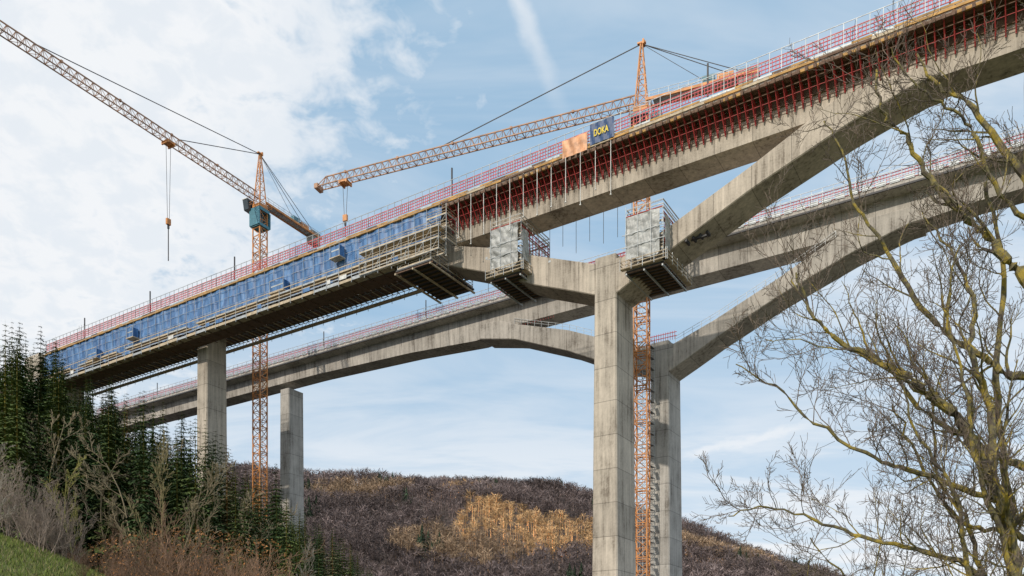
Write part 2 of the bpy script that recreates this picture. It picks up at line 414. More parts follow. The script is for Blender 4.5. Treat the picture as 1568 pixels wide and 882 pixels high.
def hbox(x0,x1,zb,zt,y0=.6,y1=9.4,seed=0):
    e=empty('suspended_scaffold',BL,BR)
    b=MB()
    scaff(b,x0,x1,y0,y1,zb,zt-.6,1.6,1.8,2.1)
    b.box(x0-.1,x1+.1,y0-.1,y1+.1,zb-.3,zb-.12,3)
    for s in np.arange(y0,y1,.9): b.box(x0-.3,x1+.3,s-.07,s+.07,zb-.5,zb-.31,5)
    for x in (x0,(x0+x1)/2,x1): b.box(x-.1,x+.1,y0-.3,y1+.3,zb-.76,zb-.51,0)
    b.box(x0-.7,x1+.7,y0-.8,y0-.1,zb-.05,zb+.06,1); b.box(x1+.12,x1+.9,y0-.8,y1+.3,zb-.05,zb+.06,1)
    for z in (.05,.55,1.05):
        b.beam((x0-.7,y0-.8,zb+z),(x1+.9,y0-.8,zb+z),.09,1); b.beam((x1+.9,y0-.8,zb+z),(x1+.9,y1+.3,zb+z),.09,1)
        b.beam((x0-.7,y0-.8,zb+z),(x0-.7,y0,zb+z),.09,1)
    for k in range(6): b.beam((x1+.9,y0-.8+k*(y1-y0+1)/5,zb-.3),(x1+.9,y0-.8+k*(y1-y0+1)/5,zb+1.4),.07,0)
    for k in range(5): b.beam((x0-.7+k*(x1-x0+1.4)/4,y0-.85,zb-.3),(x0-.7+k*(x1-x0+1.4)/4,y0-.85,zb+1.4),.07,0)
    for k in range(9):
        y=y0+.5+k*(y1-y0-1)/8
        b.beam((x1+.05,y,zb+2.6),(x1+.05,y,zt-1.2),.1,4)
    for z in (zt-1.2,zt-2.1): b.beam((x1+.05,y0,z),(x1+.05,y1,z),.12,4)
    b.beam((x0,y0-.3,zt-.6),(x1,y0-.3,zt-.6),.12,4)
    for z in (zt,zt+.6):
        b.beam((x0,y0,z),(x1,y0,z),.06,0); b.beam((x1,y0,z),(x1,y1,z),.06,0); b.beam((x0,y1,z),(x1,y1,z),.06,0); b.beam((x0,y0,z),(x0,y1,z),.06,0)
    for z in (zb+3.0,zb+4.8): b.beam((x0-.5,y0-.62,z),(x1+.5,y0-.62,z),.07,0)
    for x in (x0+.1,x0+1.9,x1-1.6): b.beam((x,y0-.6,zb),(x,y0-.6,zt+.7),.06,0)
    b.obj('frame',[M_GRY,M_TAN,M_TAN,M_DRK,M_RED,M_BRN],e)
    b=MB(); n1=36;n2=30
    rr=random.Random(seed); ph=[(rr.uniform(2,16),rr.uniform(2,16),rr.uniform(0,6)) for _ in range(6)]
    def fold(u,v):
        s=0
        for a_,b_,c_ in ph: s+=abs(math.sin(a_*u+b_*v+c_))*.09
        return s
    def q(i,j):
        u=i/n1;v=j/n2
        return (x0-.05+(x1-x0-.3)*u+.12*math.sin(v*9)*(1-u), y0-.12-fold(u,v), zb+1.1+(zt-.8-zb-1.1)*v+(.30*math.sin(u*5.5+1)+.15*math.sin(u*13) if j==0 else 0))
    for i in range(n1):
        for j in range(n2): b.quad([q(i,j),q(i+1,j),q(i+1,j+1),q(i,j+1)])
    def q2(i,j):
        u=i/n1*.22;v=j/n2
        return (x1+.05+fold(v,u*3), y0-.3+(y1-y0)*u, zb+1.8+(zt-2.3-zb-1.3)*v)
    for i in range(n1):
        for j in range(n2): b.quad([q2(i,j),q2(i+1,j),q2(i+1,j+1),q2(i,j+1)])
    b.obj('tarpaulin',[M_TARP],e)
hbox(-4.1,1.3,62.3,70.6,seed=3); hbox(19.1,24.6,57.6,65.7,seed=8)

b=MB()
def armrail(b,xc,s,T,ra,rb,st=1.8,gm=0):
    k=int((rb-ra)/st); prev=None
    for i in range(k+1):
        r=ra+(rb-ra)*i/k; p=(xc+r,s,prof(T,r)); t=(p[0],s,p[2]+1.15)
        b.beam(p,t,.06,gm)
        if prev: b.beam(prev,t,.055,gm); b.beam((prev[0],s,prev[2]-.5),(t[0],s,t[2]-.5),.045,gm)
        prev=t
armrail(b,14.85,8.0,RT,10,30); armrail(b,14.85,8.0,LT,-30,-3)
b.obj('arm_handrails',[M_GRY],e1)
b=MB()
for x,z,w,h in ((-17.8,70.6,.5,.35),(-6.5,66.8,.4,.4),(5.2,63.2,.4,.3)): b.box(x,x+w,2.27,2.32,z,z+h,0)
b.obj('anchor_plates',[M_GRY],e1)
b=MB()
for k in range(4):
    r=12.2+k*.85
    b.box(14.85+r,14.85+r+.3,2.5+.45*k,3.9+.4*k,prof(RB,r)-.25,prof(RB,r+.3)-.02,0)
b.box(14.85+12.3,14.85+15,3.4,3.8,prof(RB,13.5)-.35,prof(RB,13.5)-.1,0)
b.obj('strut_blocks',[M_DRK],e1)

# bridge 2 rails
b=MB()
s0=33.8
railing(b,-170,140,s0+.1,77.2,79.9,0,1,step=1.7); railing(b,-170,140,s0+9.7,77.2,79.9,0,1,step=2.2)
redmesh(b,-170,140,s0+9.5,78.0,79.2,1,.7)
redmesh(b,-170,140,s0+.9,77.9,79.4,1,.45)
for z in (77.5,77.85,78.2,78.6,79.2): b.beam((-170,s0+.02,z),(140,s0+.02,z),.05,0,.09)
x=-170
while x<140:
    b.box(x,x+1.4,s0+.06,s0+.1,77.3,78.0,0); x+=2.05
for x in (-75,-44,-20,22,45,62,-100,-140): b.box(x-.08,x+.08,s0+.5,s0+.66,77,81.8,2)
b.box(-170,140,s0-.05,s0+.2,76.4,76.7,2)
armrail(b,9.75,s0+2.5,RT,3,31,1.6); armrail(b,9.75,s0+2.5,LT,-32,-3,1.6)
for k in range(14):
    b.beam((9.75-3+k*.45,s0+2.6,61.6),(9.75-3+k*.45,s0+2.6,63.2),.07,1)
b.beam((6.7,s0+2.5,62.9),(13,s0+2.5,62.9),.1,1); b.beam((6.7,s0+2.5,62.2),(13,s0+2.5,62.2),.1,1)
for k in range(16): b.beam((9.75-32+k*.6,s0+3,73.2),(9.75-32+k*.6,s0+3,71.8),.06,1)
b.obj('edge_railings',[M_GRY,M_PINK,M_DRK],e2)
b=MB()
for k in range(12):
    b.beam((14.85+27+k*.45,4,prof(RT,27+k*.45)),(14.85+27+k*.45,4,prof(RT,27+k*.45)+1.0),.07,0)
for k in range(22):
    b.beam((8+k*.45,6,61.6),(8+k*.45,6,63.4),.07,0)
for z in (62.2,62.8,63.4): b.beam((8,6,z),(17.5,6,z),.08,0)
b.obj('starter_bars',[M_RED],e1)

# stair tower against the far pier
es=empty('scaffold_stair_tower',BL,BR)
b=MB(); z=-2
while z<62:
    x0_,x1_,y0_,y1_=6.9,9.3,32.6,34.8
    for x in (x0_,x1_):
        for y in (y0_,y1_): b.beam((x,y,z),(x,y,z+2),.065,0)
    for y in (y0_,y1_):
        b.beam((x0_,y,z),(x1_,y,z),.06,0); b.beam((x0_,y,z+1),(x1_,y,z+1),.045,0)
    for x in (x0_,x1_):
        b.beam((x,y0_,z),(x,y1_,z),.06,0); b.beam((x,y0_,z+1),(x,y1_,z+1),.045,0)
    f=int(z/2)%2
    for yy in (y0_+.5,y0_+1.1): b.beam((x0_+.4 if f else x1_-.4,yy,z),(x1_-.4 if f else x0_+.4,yy,z+2),.06,0)
    b.box(x1_-.6,x1_,y0_,y1_,z-.06,z,1)
    z+=2
b.obj('tubes_and_stairs',[M_GRY,M_MID],es)

# ---------------------------------------------------------------- cranes
M_BAL=simple('ballast_concrete',(.3,.3,.28))
def lattice_mast(b,w,z0,z1,sec,m=0,t=.2):
    h=w/2; C=[(-h,-h),(h,-h),(h,h),(-h,h)]
    for c in C: b.beam((c[0],c[1],z0),(c[0],c[1],z1),t,m)
    z=z0;k=0
    while z<z1-.01:
        ze=min(z+sec,z1)
        for i in range(4):
            p,q=C[i],C[(i+1)%4]
            b.beam((p[0],p[1],z),(q[0],q[1],z),t*.5,m)
            if k%2: p,q=q,p
            b.beam((p[0],p[1],z),(q[0],q[1],ze),t*.5,m)
        z=ze;k+=1
def crane(name,base,zb,zr,za,ang,jl,cl,trol,hookz,pend=(.35,.72)):
    e=empty(name,(base[0],base[1],0),ang)
    b=MB(); lattice_mast(b,2.2,zb,zr-2.5,1.9,0,.23)
    z=zb+6
    while z<zr-6:
        b.box(-1.25,1.25,-1.25,-1.0,z,z+.14,0); b.box(-1.25,1.25,1.0,1.25,z,z+.14,0); z+=5.7
    b.beam((-.3,.5,zb),(-.3,.5,zr-3),.06,1); b.beam((.2,.5,zb),(.2,.5,zr-3),.06,1)
    b.obj('mast',[M_CR,M_GRY],e)
    b=MB()
    b.box(-1.5,1.5,-1.5,1.5,zr-6.2,zr-5.6,1); b.box(-1.7,-1.45,-1.6,1.6,zr-6,zr-2.6,1); b.box(1.45,1.7,-1.6,1.6,zr-6,zr-2.6,1)
    b.box(-1.5,1.5,-1.5,1.5,zr-2.6,zr-1.9,1); b.box(-1.2,1.2,-1.2,1.2,zr-1.9,zr-.9,0)
    b.hexa([(.5,-2.9,zr-2.3),(2.1,-2.9,zr-2.1),(2.1,-1.4,zr-2.1),(.5,-1.4,zr-2.3),(.5,-2.9,zr+.0),(2.5,-2.9,zr+.0),(2.5,-1.4,zr+.0),(.5,-1.4,zr+.0)],2)
    b.box(.45,2.6,-2.95,-1.35,zr+.0,zr+.15,3); b.box(.55,2.0,-2.93,-2.9,zr-2.2,zr-1.4,3)
    b.box(-3.2,-1.6,-1.6,-.5,zr-3.4,zr-1.2,1)
    for z in (zr-1.2,zr-.7):
        for y in (-1.9,1.9): b.beam((-1.9,y,z),(1.9,y,z),.06,0)
        for x in (-1.9,1.9): b.beam((x,-1.9,z),(x,1.9,z),.06,0)
    b.obj('slewing_unit_and_cab',[M_CR,M_TEAL,M_GLS,M_WHT],e)
    b=MB()
    C=[(-1,-1),(1,-1),(1,1),(-1,1)]
    for c in C: b.beam((c[0],c[1],zr-.9),(c[0]*.15,c[1]*.15,za),.17,0)
    for k in range(6):
        f=k/6; f2=(k+1)/6; zz=zr-.9+(za-zr+.9)*f; z2=zr-.9+(za-zr+.9)*f2; r=1-.85*f;r2=1-.85*f2
        for i in range(4):
            p,q=C[i],C[(i+1)%4]; b.beam((p[0]*r,p[1]*r,zz),(q[0]*r,q[1]*r,zz),.08,0); b.beam((p[0]*r,p[1]*r,zz),(q[0]*r2,q[1]*r2,z2),.08,0)
    b.box(-.7,.7,-.3,.3,za,za+.25,0); b.box(-.5,-.2,-.5,.5,za-.3,za+.5,0)
    b.obj('tower_head',[M_CR],e)
    b=MB(); w=.75;hh=1.9; x=1.0;k=0
    b.beam((1,-w,zr),(jl,-w,zr),.17,0); b.beam((1,w,zr),(jl,w,zr),.17,0); b.beam((1,0,zr+hh),(jl-1.5,0,zr+hh),.19,0)
    b.beam((jl-1.5,0,zr+hh),(jl,-w,zr),.12,0); b.beam((jl-1.5,0,zr+hh),(jl,w,zr),.12,0)
    st=1.55
    while x<jl-1.6:
        for s in (-w,w):
            b.beam((x,s,zr),(x+st/2,0,zr+hh),.085,0); b.beam((x+st/2,0,zr+hh),(x+st,s,zr),.085,0)
        b.beam((x,-w,zr),(x,w,zr),.08,0); b.beam((x,-w if k%2 else w,zr),(x+st,w if k%2 else -w,zr),.06,0)
        x+=st;k+=1
    x=12
    while x<jl: b.box(x-.2,x+.2,-.2,.2,zr+hh-.2,zr+hh+.2,0); x+=11.5
    b.box(jl-.3,jl+.5,-1,1,zr-.4,zr+.5,0)
    b.obj('jib',[M_CRG],e)
    b=MB()
    b.beam((-1,-1,zr),(-cl,-1,zr),.3,0,.45); b.beam((-1,1,zr),(-cl,1,zr),.3,0,.45)
    x=1.5
    while x<cl: b.beam((-x,-1,zr),(-x,1,zr),.12,0); b.beam((-x,-1.1,zr),(-x,-1.1,zr+1.2),.06,2); b.beam((-x,1.1,zr),(-x,1.1,zr+1.2),.06,2); x+=1.6
    b.box(-cl,-2,-.9,.9,zr-.05,zr+.02,2)
    for y in (-1.1,1.1): b.beam((-1,y,zr+1.2),(-cl,y,zr+1.2),.06,2); b.beam((-1,y,zr+.65),(-cl,y,zr+.65),.05,2)
    for k in range(4): b.box(-cl+.3+k*.75,-cl+.95+k*.75,-.95,.95,zr-1.9,zr+1.0,1)
    b.box(-cl+4,-cl+6.6,-.7,.7,zr+.05,zr+1.3,0); b.box(-cl+7,-cl+9,-.5,.6,zr+.05,zr+1.7,3)
    b.obj('counter_jib_and_ballast',[M_CR,M_BAL,M_GRY,M_TEAL],e)
    b=MB()
    for f in pend:
        b.beam((0,0,za),(jl*f,0,zr+hh),.12,0)
    for y in (-.8,.8): b.beam((0,0,za),(-cl+2,y,zr+.3),.09,0)
    b.beam((0,0,za),(-cl*.55,0,zr+1.2),.06,0)
    b.box(trol-.9,trol+.9,-.9,.9,zr-.45,zr-.15,1); b.box(trol-.9,trol-.6,-1,1,zr-.7,zr-.1,1); b.box(trol+.6,trol+.9,-1,1,zr-.7,zr-.1,1)
    for dx in (-.55,.55): b.beam((trol+dx,0,zr-.3),(trol+dx*.4,0,hookz+1.4),.06,0)
    b.box(trol-.45,trol+.45,-.25,.25,hookz+.3,hookz+1.5,1); b.box(trol-.16,trol+.16,-.16,.16,hookz-.5,hookz+.3,0)
    b.beam((trol,0,hookz-.4),(trol,0,hookz-7),.14,0)
    b.obj('ropes_trolley_and_hook',[M_DRK,M_CR],e)
    return e
crane('tower_crane',(-57.6,186.6),10,107.6,118.5,math.atan2(-49.6,-28.4),64,19,24.3,90.5,pend=(.34,.80))
crane('tower_crane',(21.7,136.6),-4,95,105.2,math.atan2(23.4,-59.3),64,19,58.0,87,pend=(.58,))

# ---------------------------------------------------------------- vegetation
def tri_inst(name,variants,pl,mat,parent=None):
    Vs=[];Fs=[];Cs=[];o=0
    for (vi,x,y,z,sc,zs,ro,c) in pl:
        V,F,C=variants[vi]; ca,sa=math.cos(ro),math.sin(ro)
        W=np.empty_like(V); W[:,0]=(V[:,0]*ca-V[:,1]*sa)*sc+x; W[:,1]=(V[:,0]*sa+V[:,1]*ca)*sc+y; W[:,2]=V[:,2]*zs+z
        Vs.append(W);Fs.append(F+o);Cs.append(C*np.array(c));o+=len(V)
    return npmesh(name,np.concatenate(Vs),np.concatenate(Fs),mat,np.concatenate(Cs),parent)
MV=vcol('foliage_bark_tinted')
def hill_tree(r):
    V=[];C=[]
    def tri(a,b,c,k): V.extend([a,b,c]); C.extend([k]*3)
    for an in (0,math.pi/2):
        dx,dy=math.cos(an)*.28,math.sin(an)*.28
        tri((-dx,-dy,-4),(dx,dy,-4),(0,0,16),(2.1,2.0,1.9))
    for _ in range(44):
        a=r.uniform(0,6.28); h=r.uniform(7,14.5); el=r.uniform(.1,1.35)
        l=r.uniform(1.6,3.6); prof_=max(.15,math.sin((h-5)/11.5*math.pi))**.6
        rr=r.uniform(.1,3.0)*prof_; p=Vector((math.cos(a)*rr,math.sin(a)*rr,h+1))
        d=Vector((math.cos(a)*math.cos(el),math.sin(a)*math.cos(el),math.sin(el))); q=p+d*l
        s=d.orthogonal().normalized()*r.uniform(.10,.30); s.rotate(Matrix.Rotation(r.uniform(0,6.28),3,d))
        # twig tint is darker low in the crown, paler towards the top
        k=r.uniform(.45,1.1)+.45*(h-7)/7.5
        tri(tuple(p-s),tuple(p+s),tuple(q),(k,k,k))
        m_=p+d*l*.4; d2=(d+Vector((r.uniform(-1,1),r.uniform(-1,1),r.uniform(-.3,.5)))).normalized(); tri(tuple(m_-s*.8),tuple(m_+s*.8),tuple(m_+d2*l*.7),(k,k,k))
    V=np.array(V);F=np.arange(len(V)).reshape(-1,3); return V,F,np.array(C,float)
hv=[hill_tree(R) for _ in range(7)]
def hill_fir(r):
    V=[];C=[]
    z=2
    while z<17:
        w=3.2*(1-z/18)+.2
        for k in range(6):
            a=r.uniform(0,6.28); c_=r.uniform(.6,1.4)
            V+= [(0,0,z+1.6),(w*math.cos(a),w*math.sin(a),z-.8),(w*math.cos(a+.9),w*math.sin(a+.9),z-.8)]; C+=[(c_,)*3]*3
        z+=1.1
    V=np.array(V,float); return V,np.arange(len(V)).reshape(-1,3),np.array(C,float)
hv.append(hill_fir(R))
pl=[]
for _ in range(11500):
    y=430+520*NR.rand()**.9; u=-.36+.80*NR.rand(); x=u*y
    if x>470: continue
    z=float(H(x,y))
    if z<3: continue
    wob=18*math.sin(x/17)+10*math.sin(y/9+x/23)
    sun_patch=(-34<x-wob*.6<76 and 592<y+wob*.7<655) or (-75<x<-15 and 716<y+wob<735) or (60<x+wob<85 and 690<y<700)
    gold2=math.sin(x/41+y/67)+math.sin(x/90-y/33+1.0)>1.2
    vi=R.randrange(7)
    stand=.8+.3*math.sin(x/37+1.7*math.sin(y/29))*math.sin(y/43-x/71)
    if sun_patch: c=np.array([.60,.40,.21])  # sunlit patch of the hill painted into the tree tint by location
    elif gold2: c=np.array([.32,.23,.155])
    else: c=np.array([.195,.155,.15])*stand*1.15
    if not sun_patch and math.sin(x/29-y/21)+math.sin(x/13+y/47)>1.55 and R.random()<.6: vi=7; c=np.array([.045,.065,.04])
    c=c*R.uniform(.5,1.4); s=R.uniform(.6,1.2)*(.85 if sun_patch else 1)
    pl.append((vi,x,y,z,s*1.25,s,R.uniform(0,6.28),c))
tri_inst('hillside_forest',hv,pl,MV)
def spruce(r,Ht=20.,dens=1.0):
    V=[];C=[]
    def tri(a,b,c,k): V.extend([a,b,c]); C.extend([k,k,k])
    for i in range(5):
        a=i*6.283/5;a2=(i+1)*6.283/5; tri((.22*math.cos(a),.22*math.sin(a),-2),(.22*math.cos(a2),.22*math.sin(a2),-2),(0,0,Ht),(1.6,1.0,.7))
    Rm=Ht*r.uniform(.13,.20); z=Ht*.08
    while z<Ht*.985:
        f=z/Ht; rad=Rm*(1-f)**.85*r.uniform(.72,1.15)+.12; nb=max(4,int(10*(1-f*.5)*dens)); a0=r.uniform(0,6.28)
        for kk in range(nb):
            a=a0+kk*6.283/nb+r.uniform(-.25,.25); l=rad*r.uniform(.6,1.2)
            if r.random()<.08: continue
            lift=.25*(f-.35); P=[]
            for i in range(5):
                t=i/4; P.append(Vector((math.cos(a)*l*t,math.sin(a)*l*t,z+l*(lift*t-.42*t*t+.12*t**4))))
            sd=Vector((-math.sin(a),math.cos(a),0)); k0=r.uniform(.5,1.45)
            for i in range(4):
                for sgn in (-1,1):
                    w=l*.34*(1-.6*i/4)*r.uniform(.6,1.2); k=k0*r.uniform(.75,1.25)
                    tip=P[i]+sd*sgn*w+(P[i+1]-P[i])*r.uniform(.7,1.5)+Vector((0,0,-w*r.uniform(.1,.7)))
                    tri(tuple(P[i]),tuple(P[i+1]),tuple(tip),(k,k,k))
            tri(tuple(P[3]+sd*.06),tuple(P[3]-sd*.06),tuple(P[4]+(P[4]-P[3])*.5),(k0*1.3,)*3)
        z+=Ht*.022*r.uniform(.8,1.25)
    V=np.array(V);F=np.arange(len(V)).reshape(-1,3); return V,F,np.array(C,float)
sv=[spruce(R) for _ in range(6)]
# wood skyline (azimuth tangent, elevation tangent) surveyed from the photo
SU=[-.80,-.627,-.579,-.555,-.539,-.49,-.443,-.395,-.363,-.33,-.29,-.267,-.227,-.18,-.15]
SVv=[.46,.442,.436,.414,.388,.37,.352,.33,.312,.265,.25,.21,.19,.15,.10]
pl=[]; t=0
pos=[]
def clear_of_piers(x,y):
    dx,dy=x,y-126.7; bx=.846*dx-.533*dy; by=.533*dx+.846*dy
    for px_,py_ in ((-78,5),(-90.6,38.8)):
        if abs(bx-px_)<4.5 and abs(by-py_)<6: return False
    return math.hypot(x+57.6,y-186.6)>4
while len(pl)<290 and t<9000:
    t+=1
    y=NR.uniform(80,205); u=NR.uniform(-.80,-.16); x=u*y; z=float(H(x,y))
    if any((x-p[0])**2+(y-p[1])**2<3.0**2 for p in pos) or not clear_of_piers(x,y): continue
    top=np.interp(u,SU,SVv)*y*(1-abs(R.gauss(0,.09))); h=top-z
    if h<8: continue
    if h>31: h=R.uniform(22,31)
    pos.append((x,y)); s=h/20
    g_=R.random(); c=np.array([.048,.082,.030]) if g_<.5 else np.array([.09,.12,.038])
    if g_>.90: c=np.array([.13,.115,.06])
    pl.append((R.randrange(6),x,y,z-.3,max(.75,s)*R.uniform(.8,1.15),s,R.uniform(0,6.28),c*R.uniform(.8,1.4)))
tri_inst('spruce_forest',sv,pl,MV)
hero=spruce(R,20,1.4)
def hero_at(x,y,top,wid=1.0):
    z=float(H(x,y)); s=(top-z)/20
    tri_inst('spruce_tree',[hero],[(0,x,y,z-.2,s*wid,s,R.uniform(0,6),np.array([.046,.08,.028]))],MV)
hero_at(-28.9,100,26.3,.95); hero_at(-36.5,98,29.5,.85); hero_at(-27,128,22.5,.9); hero_at(-44,104,32.5,.8); hero_at(-23.5,124,19.0,.8); hero_at(-30,138,25,.8)
hero_at(-53,99,36,.85); hero_at(-40,92,27.5,.8); hero_at(-47,90,31,.8); hero_at(-33,90,23,.85)

def grow(b,r,p,d,l,rad,lev,up=.12,spread=.8,m_th=.02,maxlev=3,kids=(6,9),sides=4,curl=.16,fine=.003,ratio=.55):
    ns=max(4,int(5+3*(maxlev-lev))) if lev<maxlev else 4
    pts=[p.copy()];rs=[rad]; st=l/ns; dd=d.normalized()
    for i in range(ns):
        dd=(dd+Vector((r.gauss(0,curl),r.gauss(0,curl),r.gauss(0,curl)+up))).normalized()
        pts.append(pts[-1]+dd*st); rs.append(max(fine,rad*(1-.82*(i+1)/ns)))
    b.tube(pts,rs,sides if rad>.02 else 3,0 if rad>m_th else 1)
    if lev<maxlev:
        nk=r.randint(*kids)
        for k in range(nk):
            f=.15+.82*(k+r.random())/nk; i=min(ns-1,int(f*ns)); q=pts[i].lerp(pts[i+1],f*ns-i)
            ax=(pts[i+1]-pts[i]).normalized(); o=ax.orthogonal(); o.rotate(Matrix.Rotation(r.uniform(0,6.283),3,ax))
            nd=ax*r.uniform(.5,1.0)+o.normalized()*spread*r.uniform(.6,1.2)
            grow(b,r,q,nd,l*ratio*r.uniform(.6,1.15)*(1.1-.5*f),max(fine*1.2,rs[i]*.55),lev+1,up,spread,m_th,maxlev,kids,sides,curl,fine,ratio)
def bare_variant(seed,h,maxlev=3,kids=(6,8),fine=.02,spread=.7,up=.15,stems=1,rad=.16):
    r=random.Random(seed); b=MB()
    for _ in range(stems):
        d=Vector((r.uniform(-.45,.45),r.uniform(-.45,.45),1)) if stems>1 else Vector((r.uniform(-.08,.08),r.uniform(-.08,.08),1))
        grow(b,r,Vector((r.uniform(-.8,.8)*(stems>1),r.uniform(-.8,.8)*(stems>1),-.5)),d,h*r.uniform(.5,.95),rad,0,up*.5,spread,0,maxlev,kids,3,.10,fine,.45)
    V=np.array(b.v); F=np.array(b.f); C=np.ones((len(V),3)); C*=np.random.RandomState(seed).uniform(.8,1.15,(len(V),1)); return V,F,C
bt=[bare_variant(100+i,16,3,(6,8),.024) for i in range(4)]
bs=[bare_variant(200+i,7,2,(6,9),.011,.6,.12,7,.045) for i in range(4)]
pl=[]
for _ in range(60):
    y=NR.uniform(80,190); u=NR.uniform(-.72,-.33); x=u*y; z=float(H(x,y)); top=np.interp(u,SU,SVv)*y*R.uniform(.8,1.0); h=min(20,top-z)
    if h<7 or not clear_of_piers(x,y): continue
    s=h/15.5; pl.append((R.randrange(4),x,y,z,s,s,R.uniform(0,6),np.array([.27,.225,.15])*R.uniform(.7,1.2)))
tri_inst('leafless_woodland',bt,pl,MV)
def single(name,vars_,x,y,top,col,base_h,wid=1.0):
    z=float(H(x,y)); s=(top-z)/base_h
    tri_inst(name,vars_,[(R.randrange(len(vars_)),x,y,z-.1,s*wid,s,R.uniform(0,6),np.array(col))],MV)
single('leafless_tree',bt,-36.5,68,22.3,(.34,.32,.11),15.5,.8)
single('leafless_tree',bt,-33.5,78,23.5,(.30,.26,.14),15.5,.7)
single('leafless_tree',bt,-12.9,50,8.6,(.25,.23,.20),15.5,.8)
single('leafless_tree',bt,-35.5,56,16.5,(.36,.32,.27),15.5,.9)
single('leafless_tree',bt,-42,66,21,(.33,.29,.24),15.5,.9)
pl=[]
for _ in range(17):
    u=NR.uniform(-.72,-.54); y=NR.uniform(56,66); x=u*y; z=float(H(x,y)); h=R.uniform(3.2,6.8)
    pl.append((R.randrange(4),x,y,z,h/6.5*.9,h/6.5,R.uniform(0,6),np.array([.36,.29,.24])*R.uniform(.6,1.1)))
tri_inst('sapling_thicket',bs,pl,MV)
pl=[]
for _ in range(56):
    u=NR.uniform(-.54,-.27); y=NR.uniform(48,74); x=u*y; z=float(H(x,y)); top=np.interp(u,[-.56,-.52,-.45,-.40,-.35,-.27],[.15,.17,.19,.205,.18,.13])*y*R.uniform(.65,1.06); h=max(2.5,top-z)
    pl.append((R.randrange(4),x,y,z,min(1.3,h/6.5),h/6.5,R.uniform(0,6),np.array([.25,.16,.11])*R.uniform(.5,1.4)))
tri_inst('hazel_thicket',bs,pl,MV)
cl=[]
for _ in range(5000):
    u=NR.uniform(-.52,-.27); y=NR.uniform(47,70); v=NR.uniform(.04,.18)*(1-.9*abs(u+.40)); p=np.array([u*y,y,v*y])
    a_=NR.normal(size=3)*.07; b_=NR.normal(size=3)*.07; cl.append([p,p+a_,p+b_])
cl=np.array(cl).reshape(-1,3); npmesh('withered_leaves',cl,np.arange(len(cl)).reshape(-1,3),MV,np.repeat(np.array([[.36,.17,.07]])*NR.uniform(.5,1.5,(5000,1)),3,0))
nG=45000
yy=NR.uniform(38,68,nG); xx=NR.uniform(-.75,-.30,nG)*yy
gz_=H(xx,yy)
a_=NR.uniform(0,6.28,nG); hG=NR.uniform(.08,.38,nG)
A=np.stack([xx-.03*np.cos(a_),yy-.03*np.sin(a_),gz_-.03],1); Bq=np.stack([xx+.03*np.cos(a_),yy+.03*np.sin(a_),gz_-.03],1)
Cq=np.stack([xx+NR.normal(0,.12,nG),yy+NR.normal(0,.12,nG),gz_+hG],1)
GV=np.stack([A,Bq,Cq],1).reshape(-1,3); gc=np.where(NR.rand(nG,1)<.75,np.array([[.19,.24,.06]]),np.array([[.32,.28,.14]]))*NR.uniform(.5,1.2,(nG,1))
npmesh('grass',GV,np.arange(len(GV)).reshape(-1,3),MV,np.repeat(gc,3,0))

# ---------------------------------------------------------------- near leafless trees on the right
mb_,N,L,P=newmat('lichen_bark')
tc=N.new('ShaderNodeTexCoord'); no=N.new('ShaderNodeTexNoise'); no.inputs['Scale'].default_value=4; no.inputs['Detail'].default_value=7; no.inputs['Roughness'].default_value=.7
L.new(tc.outputs['Object'],no.inputs['Vector']); rr=N.new('ShaderNodeValToRGB'); e=rr.color_ramp.elements
e[0].position=.40; e[0].color=(.085,.07,.06,1); e[1].position=.60; e[1].color=(.36,.27,.05,1); k=e.new(.49); k.color=(.17,.15,.075,1)
L.new(no.outputs['Fac'],rr.inputs['Fac']); L.new(rr.outputs[0],P.inputs['Base Color']); P.inputs['Roughness'].default_value=.9
bp=N.new('ShaderNodeBump'); bp.inputs['Strength'].default_value=.6; bp.inputs['Distance'].default_value=.01; L.new(no.outputs['Fac'],bp.inputs['Height']); L.new(bp.outputs[0],P.inputs['Normal'])
M_TWIG=simple('twig_bark',(.13,.10,.08),.8,0,.4,3)
def limbtree(name,Y0,limbs,seed,kids=(6,8)):
    r=random.Random(seed); b=MB()
    for pts2,r0,r1,kd,ln in limbs:
        oy=r.uniform(-1.2,1.2); P=[Vector((q[0],Y0+(q[2] if len(q)>2 else oy*(i/len(pts2))),q[1])) for i,q in enumerate(pts2)]
        Q=[]
        for i in range(len(P)-1):
            a=P[max(0,i-1)];p=P[i];q=P[i+1];c=P[min(len(P)-1,i+2)]
            for s in range(5):
                t=s/5; Q.append(.5*((2*p)+(q-a)*t+(2*a-5*p+4*q-c)*t*t+(3*p-a-3*q+c)*t**3)+Vector((r.gauss(0,.02),r.gauss(0,.02),r.gauss(0,.02))))
        Q.append(P[-1]); n=len(Q); rs=[(r0+(r1-r0)*(i/(n-1))**.8)*r.uniform(.88,1.14) for i in range(n)]
        b.tube(Q,rs,7,0)
        for k in range(kd):
            f=.12+.88*(k+r.random())/kd; i=min(n-2,int(f*(n-1))); ax=(Q[i+1]-Q[i]).normalized(); o=ax.orthogonal(); o.rotate(Matrix.Rotation(r.uniform(0,6.283),3,ax))
            o.y*=.7; nd=ax*r.uniform(.3,.9)+o.normalized()*r.uniform(.6,1.0)+Vector((-.15,0,.15))
            grow(b,r,Q[i],nd,ln*r.uniform(.5,1.25),max(.010,rs[i]*.42),0,.07,.75,.013,2,kids,4,.16,.0038,.52)
    print(name,len(b.f))
    return b.obj(name,[mb_,M_TWIG])
